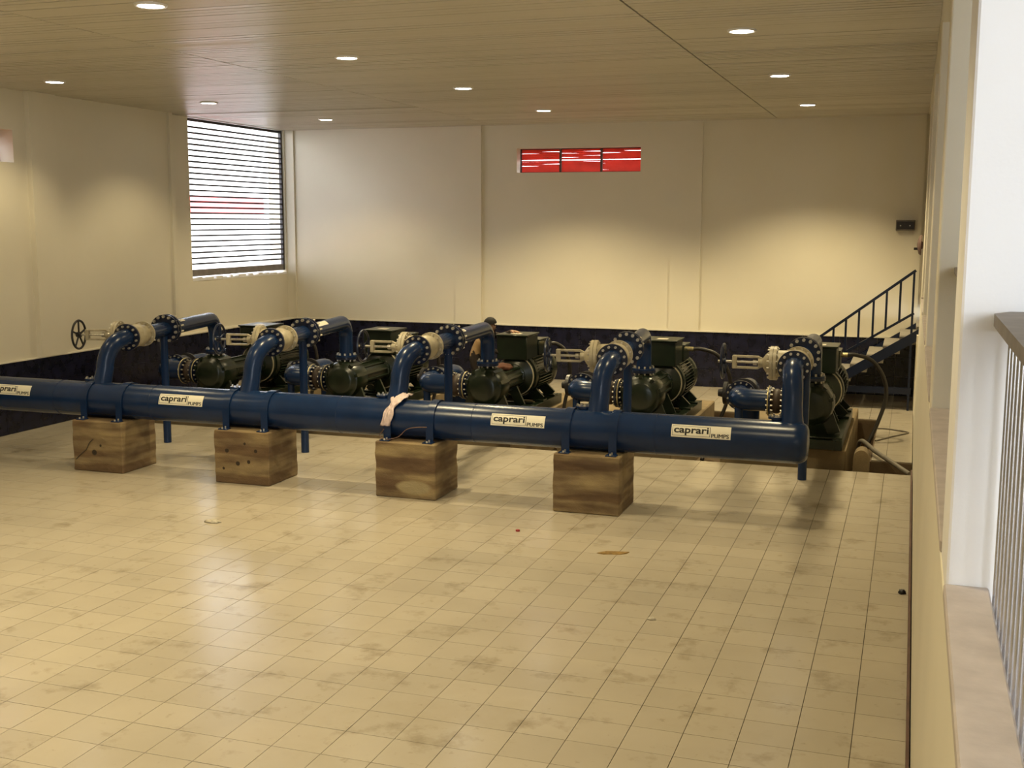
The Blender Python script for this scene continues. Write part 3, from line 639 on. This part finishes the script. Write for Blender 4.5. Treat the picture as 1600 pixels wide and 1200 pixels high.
for i, (bx, fx, fz, px_, posty) in enumerate(LN):
    p = p0 if i == 0 else copy_tree(p0); p.location = (px_, PY, PZ); tag(p, 'dark green motor pump with terminal boxes, '+ENDS[i], 'pump', 'green motor pumps in the pit')
    s = s0 if i == 0 else copy_tree(s0); s.location = (px_-1.0, PY, PZ); tag(s, 'blue suction elbow with rubber joint at the pump '+ENDS[i], 'pipe', 'suction pipes')
    b = MB(); b.cbox(-1.17, .47, -.3, 3.4, 0, PZ+.5, .015); pl = b.build('pump_plinth', m_plinth, smooth=False); pl.location = (px_, PY, -.5); tag(pl, 'brown concrete plinth under the green pump '+ENDS[i], 'plinth', 'concrete pump plinths')
    # power cable
    x = px_; pts = [(x+.32, 17.95, 1.2), (x+.45, 17.98, 1.2), (x+.68, 18.02, 1.12), (x+.85, 18.05, .88), (x+.90, 18.05, .58), (x+.80, 17.95, .2), (x+.64, 17.8, -.2), (x+.56, 17.6, -.47)]
    if i > 1: pts = [(x+.32, 17.95, 1.2), (x+.42, 17.98, 1.2), (x+.55, 18.02, 1.1), (x+.63, 18.05, .85), (x+.62, 18.05, .54), (x+.56, 18.0, .2), (x+.55, 17.9, -.2), (x+.60, 17.7, -.47)]
    org = (x+.56, 17.6, -.48); b = MB(); b.tube(spline(pts, 6), .03, 10); c = b.build('power_cable', m_cable, None, org); c.location = org
    tag(c, 'thick black cable looping from the motor of the pump '+ENDS[i], 'cable', 'motor power cables')

# trench odds and ends
b = MB(); b.tube(spline([(-.74, 17.2, -.3), (-.70, 17.0, .08), (-.46, 16.2, .09), (-.2, 15.7, .03), (-.03, 15.42, -.02)], 8), .032, 10); o = b.build('conduit', m_grey, None, (-.03, 15.42, 0)); o.location = (-.03, 15.42, 0)
tag(o, 'grey conduit lying across the trench beside the gallery wall', 'cable')
b = MB(); b.tube(spline([(-.56, 18.58, .012), (-.4, 18.6, .012), (-.24, 18.52, .012), (-.06, 18.36, .012), (-.28, 17.95, .012), (-.51, 17.5, .012)], 8), .011, 8); o = b.build('loose_wire', m_grey, None, (-.3, 18, 0)); o.location = (-.3, 18, 0)
tag(o, 'thin wire looped on the floor tiles beside the stairs', 'wire')
b = MB(); n = 10; vs = []; prof = [(-.1, 0), (.1, 0)]+[(.1*math.cos(a), .62+.12*math.sin(a)) for a in [math.pi*k/n for k in range(n+1)]]
for yy in (-.15, .15): vs += [(p_[0], yy, p_[1]) for p_ in prof]
k = len(prof); b.add(vs, [tuple(range(k)), tuple(range(2*k-1, k-1, -1))]+[(j, k+j, k+(j+1) % k, (j+1) % k) for j in range(k)])
o = b.build('concrete_stub', m_plinth); o.location = (-.63, 15.62, -.5); tag(o, 'small round-topped concrete stub in the trench beside a plinth', 'block')

# ------------------------------------------------------------------ staircase against the back wall
so_ = (-1.9, 21.4, 0); st = thing('staircase', 'dark blue steel staircase with railing climbing along the back wall', 'stairs', so_)
RUN, RISE = .262, .168; YN, YF = 20.62, 22.2
def sx(k): return -1.06+RUN*(k-4)
for k in range(1, 9):
    b = MB(); b.cbox(sx(k), sx(k)+RUN+.02, YN+.06, YF, .072+RISE*k-.13, .072+RISE*k, .004); b.build('tread', m_tread, st, so_, smooth=False)
for y in (YN, YF):
    b = MB(); b.obar((sx(1)-.1, y, .03), (sx(8)+.2, y, .03+RISE/RUN*(sx(8)+.3-sx(1))), .06, .16); b.build('stringer', m_navyp, st, so_, smooth=False)
hp = lambda x: 1.22+(x+1.55)*(2.341-1.22)/1.455
lp = lambda x: 1.018+(x+1.044)*.645
b = MB(); b.obar((-2.2, YN, hp(-2.2)), (-.06, YN, hp(-.06)), .05, .045); b.build('handrail', m_navyp, st, so_, smooth=False)
b = MB(); b.obar((-1.9, YN, lp(-1.9)), (-.06, YN, lp(-.06)), .04, .04); b.build('lower_rail', m_navyp, st, so_, smooth=False)
for x in (-2.16, -1.96, -1.755, -1.55, -1.348, -1.148, -.939, -.711, -.505, -.29, -.085):
    b = MB(); z1 = hp(x); z0 = max(.0, lp(x)-.02) if x > -2 else 0
    if x == -.085: z0 = 0
    if z1 > z0: b.box(x-.018, x+.018, YN-.018, YN+.018, z0, z1); b.build('baluster', m_navyp, st, so_, smooth=False)
b = MB(); b.box(-1.55, -.05, YN+.02, YN+.08, .27, .38); b.build('base_beam', m_navyp, st, so_, smooth=False)

# wall box, alarm bell
b = MB(); o = thing('switch_box', 'dark grey electrical box high on the wall above the stairs', 'box', (-.275, D-.12, 3.0)); w_ = o.location
b.cbox(-.44, -.11, D-.12, D-.0, 3.01, 3.2, .008); b.build('housing', m_grey, o, w_, smooth=False)
b = MB(); b.cbox(-.425, -.125, D-.135, D-.11, 3.035, 3.175, .004); b.build('cover', m_frame, o, w_, smooth=False)
for x in (-.36, -.2): b = MB(); b.cyl((x, D-.145, 3.1), (x, D-.132, 3.1), .012, n=8); b.build('screw', m_bolt, o, w_)
o = thing('alarm_bell', 'small dark alarm bell on the gallery wall above the stairs', 'bell', (.0, 19.9, 2.8)); w_ = (0, 19.9, 2.8)
b = MB(); b.lathe((.02, 19.9, 2.8), (-1, 0, 0), [(0, .16), (.03, .165), (.06, .14), (.08, .07), (.09, .02)], 24); b.build('gong', m_skirt, o, w_)
b = MB(); b.box(-.115, .0, 19.87, 19.93, 2.72, 2.76); b.build('striker', m_frame, o, w_)
b = MB(); b.box(.0, .02, 19.75, 20.05, 2.0, 2.95); b.build('back_plate', m_wall, o, w_)

# ------------------------------------------------------------------ gallery railing
def railing(ya, yb, label):
    org = (.17, (ya+yb)/2, LZ); r = thing('gallery_railing', label, 'railing', org)
    b = MB(); b.add([(.135, ya, 2.84), (.40, ya, 2.84), (.40, yb, 2.84), (.19, yb, 2.84), (.135, yb-.1, 2.84), (.135, ya, 2.88), (.40, ya, 2.88), (.40, yb, 2.88), (.19, yb, 2.88), (.135, yb-.1, 2.88)],
                    [(4, 3, 2, 1, 0), (5, 6, 7, 8, 9), (0, 1, 6, 5), (1, 2, 7, 6), (2, 3, 8, 7), (3, 4, 9, 8), (4, 0, 5, 9)]); b.build('handrail', m_rail, r, org, smooth=False)
    b = MB(); b.box(.178, .202, ya, yb, 2.81, 2.84); b.build('top_bar', m_steel, r, org, smooth=False)
    mb = MB(); mb.cyl((0, 0, LZ-.2-org[2]), (0, 0, 2.81-org[2]), .0065, n=10); b0 = None; y = yb-.06
    while y > ya+.03:
        if b0 is None: b0 = mb.build('bar', m_steel, r); o = b0
        else: o = b0.copy(); COL.objects.link(o)
        o.location = (.19-org[0], y-org[1], 0); y -= .12
    return r
railing(.6, 4.08, 'steel bar railing with grey handrail against the white gallery pillar')
railing(4.7, 8.08, 'steel bar railing in the gallery bay beyond the white pillar')

# ------------------------------------------------------------------ small things
# rag hanging over the manifold
bm = bmesh.new(); nu, nv = 9, 26; rr = random.Random(5); grid = []
for j in range(nv):
    row = []
    for i in range(nu):
        t = j/(nv-1); u = i/(nu-1)-.5
        an = math.radians(100-t*112); wv = .16*(1-.45*t)+.035*math.sin(t*9)
        x = -5.66-.13*t+u*wv+.012*math.sin(t*17+i); lift = .012+.028*abs(math.sin(i*1.9+t*7))+.01*rr.random()+(.03 if t < .15 else 0)
        if an > math.radians(8): q_ = (MY-(MR+lift)*math.cos(an), MZ+(MR+lift)*math.sin(an))
        else: q_ = (MY-(MR+lift), MZ+.031-(math.radians(8)-an)*.25)
        row.append(bm.verts.new((x, q_[0], q_[1])))
    grid.append(row)
for j in range(nv-1):
    for i in range(nu-1): bm.faces.new((grid[j][i], grid[j][i+1], grid[j+1][i+1], grid[j+1][i]))
me = bpy.data.meshes.new('rag'); 
bmesh.ops.translate(bm, vec=(5.7, -MY, -MZ), verts=bm.verts); bm.to_mesh(me); bm.free(); me.materials.append(m_rag)
me.polygons.foreach_set('use_smooth', [True]*len(me.polygons))
o = bpy.data.objects.new('rag', me); COL.objects.link(o); o.location = (-5.7, MY, MZ); md = o.modifiers.new('thick', 'SOLIDIFY'); md.thickness = .005; tag(o, 'crumpled pale pink rag hanging over the blue manifold', 'rag')
b = MB(); b.tube(spline([(-5.80, 12.06, .78), (-5.85, 12.05, .70), (-5.76, 12.02, .668), (-5.62, 12.05, .70), (-5.52, 12.07, .79), (-5.40, 12.075, .82), (-5.27, 12.075, .83)], 6), .005, 6); o = b.build('tie_wire', m_skirt, None, (-5.6, 12.05, .65)); o.location = (-5.6, 12.05, .65); tag(o, 'thin rusty wire hooked around the manifold strap under the rag', 'wire')
# orange cloth on the pump below the person
def lump(name, loc, sx_, sy_, sz_, m, seed, label, cat):
    bm = bmesh.new(); bmesh.ops.create_icosphere(bm, subdivisions=3, radius=1)
    from mathutils import noise
    for v in bm.verts:
        n_ = noise.noise(v.co*2.3+Vector((seed, 0, 0)))*.35+noise.noise(v.co*5+Vector((seed, 3, 0)))*.15
        v.co *= 1+n_; v.co = Vector((v.co.x*sx_, v.co.y*sy_, max(v.co.z, -.25)*sz_))
    me = bpy.data.meshes.new(name); bm.to_mesh(me); bm.free(); me.materials.append(m); me.polygons.foreach_set('use_smooth', [True]*len(me.polygons))
    mn = min(v.co.z for v in me.vertices)
    o = bpy.data.objects.new(name, me); COL.objects.link(o); o.location = (loc[0], loc[1], loc[2]-mn); tag(o, label, cat); return o
m_orange = mat('orange_cloth', (.07, .018, .003), rough=.9, var=.2, scale=20, bump=.3)
lump('orange_cloth', (-5.97, 16.66, .92), .14, .22, .07, m_orange, 3, 'dull orange cloth lying on the bearing housing of a pump', 'cloth')
m_capred = mat('red_plastic', (.30, .02, .02), rough=.5); m_leaf = mat('dry_leaf', (.22, .13, .03), rough=.8, var=.3, scale=30)
m_paper = mat('crumpled_paper', (.42, .38, .30), rough=.9, var=.2, scale=25)
b = MB(); b.lathe((0, 0, 0), (0, 0, 1), [(0, .022), (.014, .022), (.018, .018)], 16); o = b.build('bottle_cap', m_capred); o.location = (-3.834, 11.07, 0); tag(o, 'small dark red cap lying on the floor tiles', 'cap')
bm = bmesh.new(); pts = [(-.16, -.01), (-.1, -.055), (-.02, -.05), (.06, -.06), (.13, -.02), (.16, .03), (.09, .05), (.02, .035), (-.06, .05), (-.12, .03)]
vb = [bm.verts.new((x, y, 0)) for x, y in pts]; vt = [bm.verts.new((x*.96, y*.9, .004+.006*((i*5) % 3)/2)) for i, (x, y) in enumerate(pts)]
bm.faces.new(vt); bm.faces.new(list(reversed(vb)))
for i in range(len(pts)): j = (i+1) % len(pts); bm.faces.new((vb[i], vb[j], vt[j], vt[i]))
me = bpy.data.meshes.new('dry_leaf'); bm.to_mesh(me); bm.free(); me.materials.append(m_leaf); o = bpy.data.objects.new('dry_leaf', me); COL.objects.link(o); o.location = (-2.714, 10.62, 0); o.rotation_euler = (0, 0, .3); tag(o, 'flat yellow brown scrap lying on the floor tiles', 'scrap')
lump('paper_scrap', (-6.99, 10.33, 0), .09, .05, .025, m_paper, 9, 'crumpled grey paper scrap on the tiles before the pitted block', 'scrap')
lump('plaster_crumb', (-1.964, 8.88, 0), .035, .025, .016, m_paper, 12, 'tiny pale crumb of plaster on the floor tiles', 'scrap')
lump('dark_pebble', (-.07, 10.25, 0), .03, .03, .03, m_black, 14, 'small dark pebble on the floor beside the brown skirting', 'pebble')

# ------------------------------------------------------------------ person bending behind the third pump's pipe
def person():
    m_skin = mat('skin', (.34, .19, .11), rough=.55, var=.08, scale=20); m_tan = mat('tan_jumper', (.33, .21, .10), rough=.9, var=.15, scale=25, bump=.2)
    m_trs = mat('brown_trousers', (.022, .014, .010), rough=.9, var=.2, scale=20); m_hair = mat('black_hair', (.006, .005, .004), rough=.8, var=.2, scale=60, bump=.4, bscale=150)
    B = Vector((-6.51, 17.25, PZ-.0)); J_ = {}; V = []; Eg = []; Rd = []
    def j(n, p, r, parent=None):
        J_[n] = len(V); V.append(Vector(p)); Rd.append(r)
        if parent is not None: Eg.append((J_[parent], J_[n]))
    # local coordinates: x towards the motor, y away from the camera, z up
    j('pelvis', (-.12, 0, .84), (.15, .12)); j('waist', (-.06, 0, .98), (.14, .11), 'pelvis'); j('chest', (.03, 0, 1.10), (.17, .125), 'waist'); j('upper', (.09, -.0, 1.18), (.13, .11), 'chest'); j('neck', (.125, -.01, 1.235), .058, 'upper')
    j('skull', (.145, -.015, 1.30), (.085, .082), 'neck'); j('crown', (.15, -.02, 1.385), (.078, .075), 'skull')
    for s_, n in ((-1, 'n'), (1, 'f')):
        j('hip'+n, (-.12, s_*.10, .80), .095, 'pelvis'); j('knee'+n, (-.03-.04*s_, s_*.12, .46), .065, 'hip'+n); j('calf'+n, (-.08-.04*s_, s_*.125, .28), .058, 'knee'+n); j('ankle'+n, (-.10-.04*s_, s_*.13, .07), .042, 'calf'+n); j('toe'+n, (.06-.04*s_, s_*.15, .035), .036, 'ankle'+n)
        j('sh'+n, (.09, s_*.19, 1.16), .065, 'upper')
    j('elbowf', (.27, .22, 1.14), .048, 'shf'); j('wristf', (.42, .12, 1.225), .034, 'elbowf'); j('palmf', (.48, .09, 1.232), (.026, .034), 'wristf')
    j('elbown', (.20, -.24, .98), .048, 'shn'); j('wristn', (.34, -.16, .92), .034, 'elbown'); j('palmn', (.41, -.13, .91), (.026, .034), 'wristn')
    for n, z_, y_, x_ in (('f', 1.232, .09, .48), ('n', .91, -.13, .41)):
        for q_ in range(4):
            yy = y_+(q_-1.5)*.021; ln = (.065, .08, .085, .07)[q_]
            j('k%s%d' % (n, q_), (x_+.045, yy, z_+.006), .0095, 'palm'+n); j('t%s%d' % (n, q_), (x_+.045+ln*.6, yy, z_-.004), .0085, 'k%s%d' % (n, q_)); j('e%s%d' % (n, q_), (x_+.045+ln*.9, yy, z_-.022), .0075, 't%s%d' % (n, q_))
        j('th%s' % n, (x_+.0, y_-.045, z_), .011, 'palm'+n); j('tt%s' % n, (x_+.04, y_-.062, z_-.008), .009, 'th'+n)
    me = bpy.data.meshes.new('body_skeleton'); me.from_pydata(V, Eg, []); o = bpy.data.objects.new('body_skeleton', me); COL.objects.link(o)
    sm = o.modifiers.new('skin', 'SKIN'); sm.use_smooth_shade = True
    for i, v in enumerate(me.skin_vertices[0].data): r = Rd[i]; v.radius = r if isinstance(r, tuple) else (r, r)
    me.skin_vertices[0].data[0].use_root = True
    ss = o.modifiers.new('sub', 'SUBSURF'); ss.levels = 2; ss.render_levels = 2
    bpy.context.view_layer.update(); body = bpy.data.meshes.new_from_object(o.evaluated_get(bpy.context.evaluated_depsgraph_get())); bpy.data.objects.remove(o)
    # nose and chin: pull the face forward
    for v in body.vertices:
        c = v.co
        if c.z > 1.25 and c.x > .20:
            dz = c.z-1.315; dy = c.y+.017
            c.x += .03*math.exp(-(dz/.018)**2-(dy/.014)**2)+.012*math.exp(-((c.z-1.262)/.02)**2-(dy/.03)**2)
    m_jkt = mat('dark_brown_sleeve', (.03, .02, .014), rough=.9, var=.2, scale=20)
    for m_ in (m_skin, m_tan, m_trs, m_jkt): body.materials.append(m_)
    for p in body.polygons:
        c = p.center; wr = c.x > .44 or (c.x > .36 and c.z < 1.0)
        p.material_index = 0 if (c.z > 1.215 and abs(c.y) < .1 and c.x < .3) or wr else (3 if c.z > 1.13 or abs(c.y) > .15 and c.z > .86 else (1 if c.z > .86 else 2)); p.use_smooth = True
    r = thing('person', 'person in tan top and dark trousers bending behind a blue discharge pipe', 'person', B)
    ob = bpy.data.objects.new('body', body); COL.objects.link(ob); ob.parent = r
    b = MB(); n = 16
    prof = [(0, .101), (.03, .103), (.06, .092), (.09, .066), (.108, .03), (.112, .004)]
    b.lathe((.138, -.02, 1.352), (-.12, 0, 1), prof, 20); b.lathe((.10, -.018, 1.28), (-.1, 0, 1), [(0, .07), (.04, .09), (.08, .095)], 18); hr = b.build('hair', m_hair, r)
    for s_ in (-1, 1):
        b = MB(); b.lathe((.222, -.017+s_*.032, 1.338), (1, 0, 0), [(-.008, .004), (0, .011), (.006, .008), (.009, .002)], 10); b.build('eye', m_ink, r)
        b = MB(); b.lathe((.14, -.017+s_*.083, 1.32), (0, s_, 0), [(-.01, .03), (.008, .028), (.014, .015)], 12); b.build('ear', m_skin, r)
    b = MB(); b.obar((.226, -.042, 1.281), (.226, .008, 1.281), .012, .008); b.build('mouth', m_skirt, r)
    for s_ in (-1, 1):
        b = MB(); b.cbox(-.17-.04*s_, .13-.04*s_, s_*.14-.05, s_*.14+.05, 0, .09, .025); b.build('shoe', m_black, r)
person()
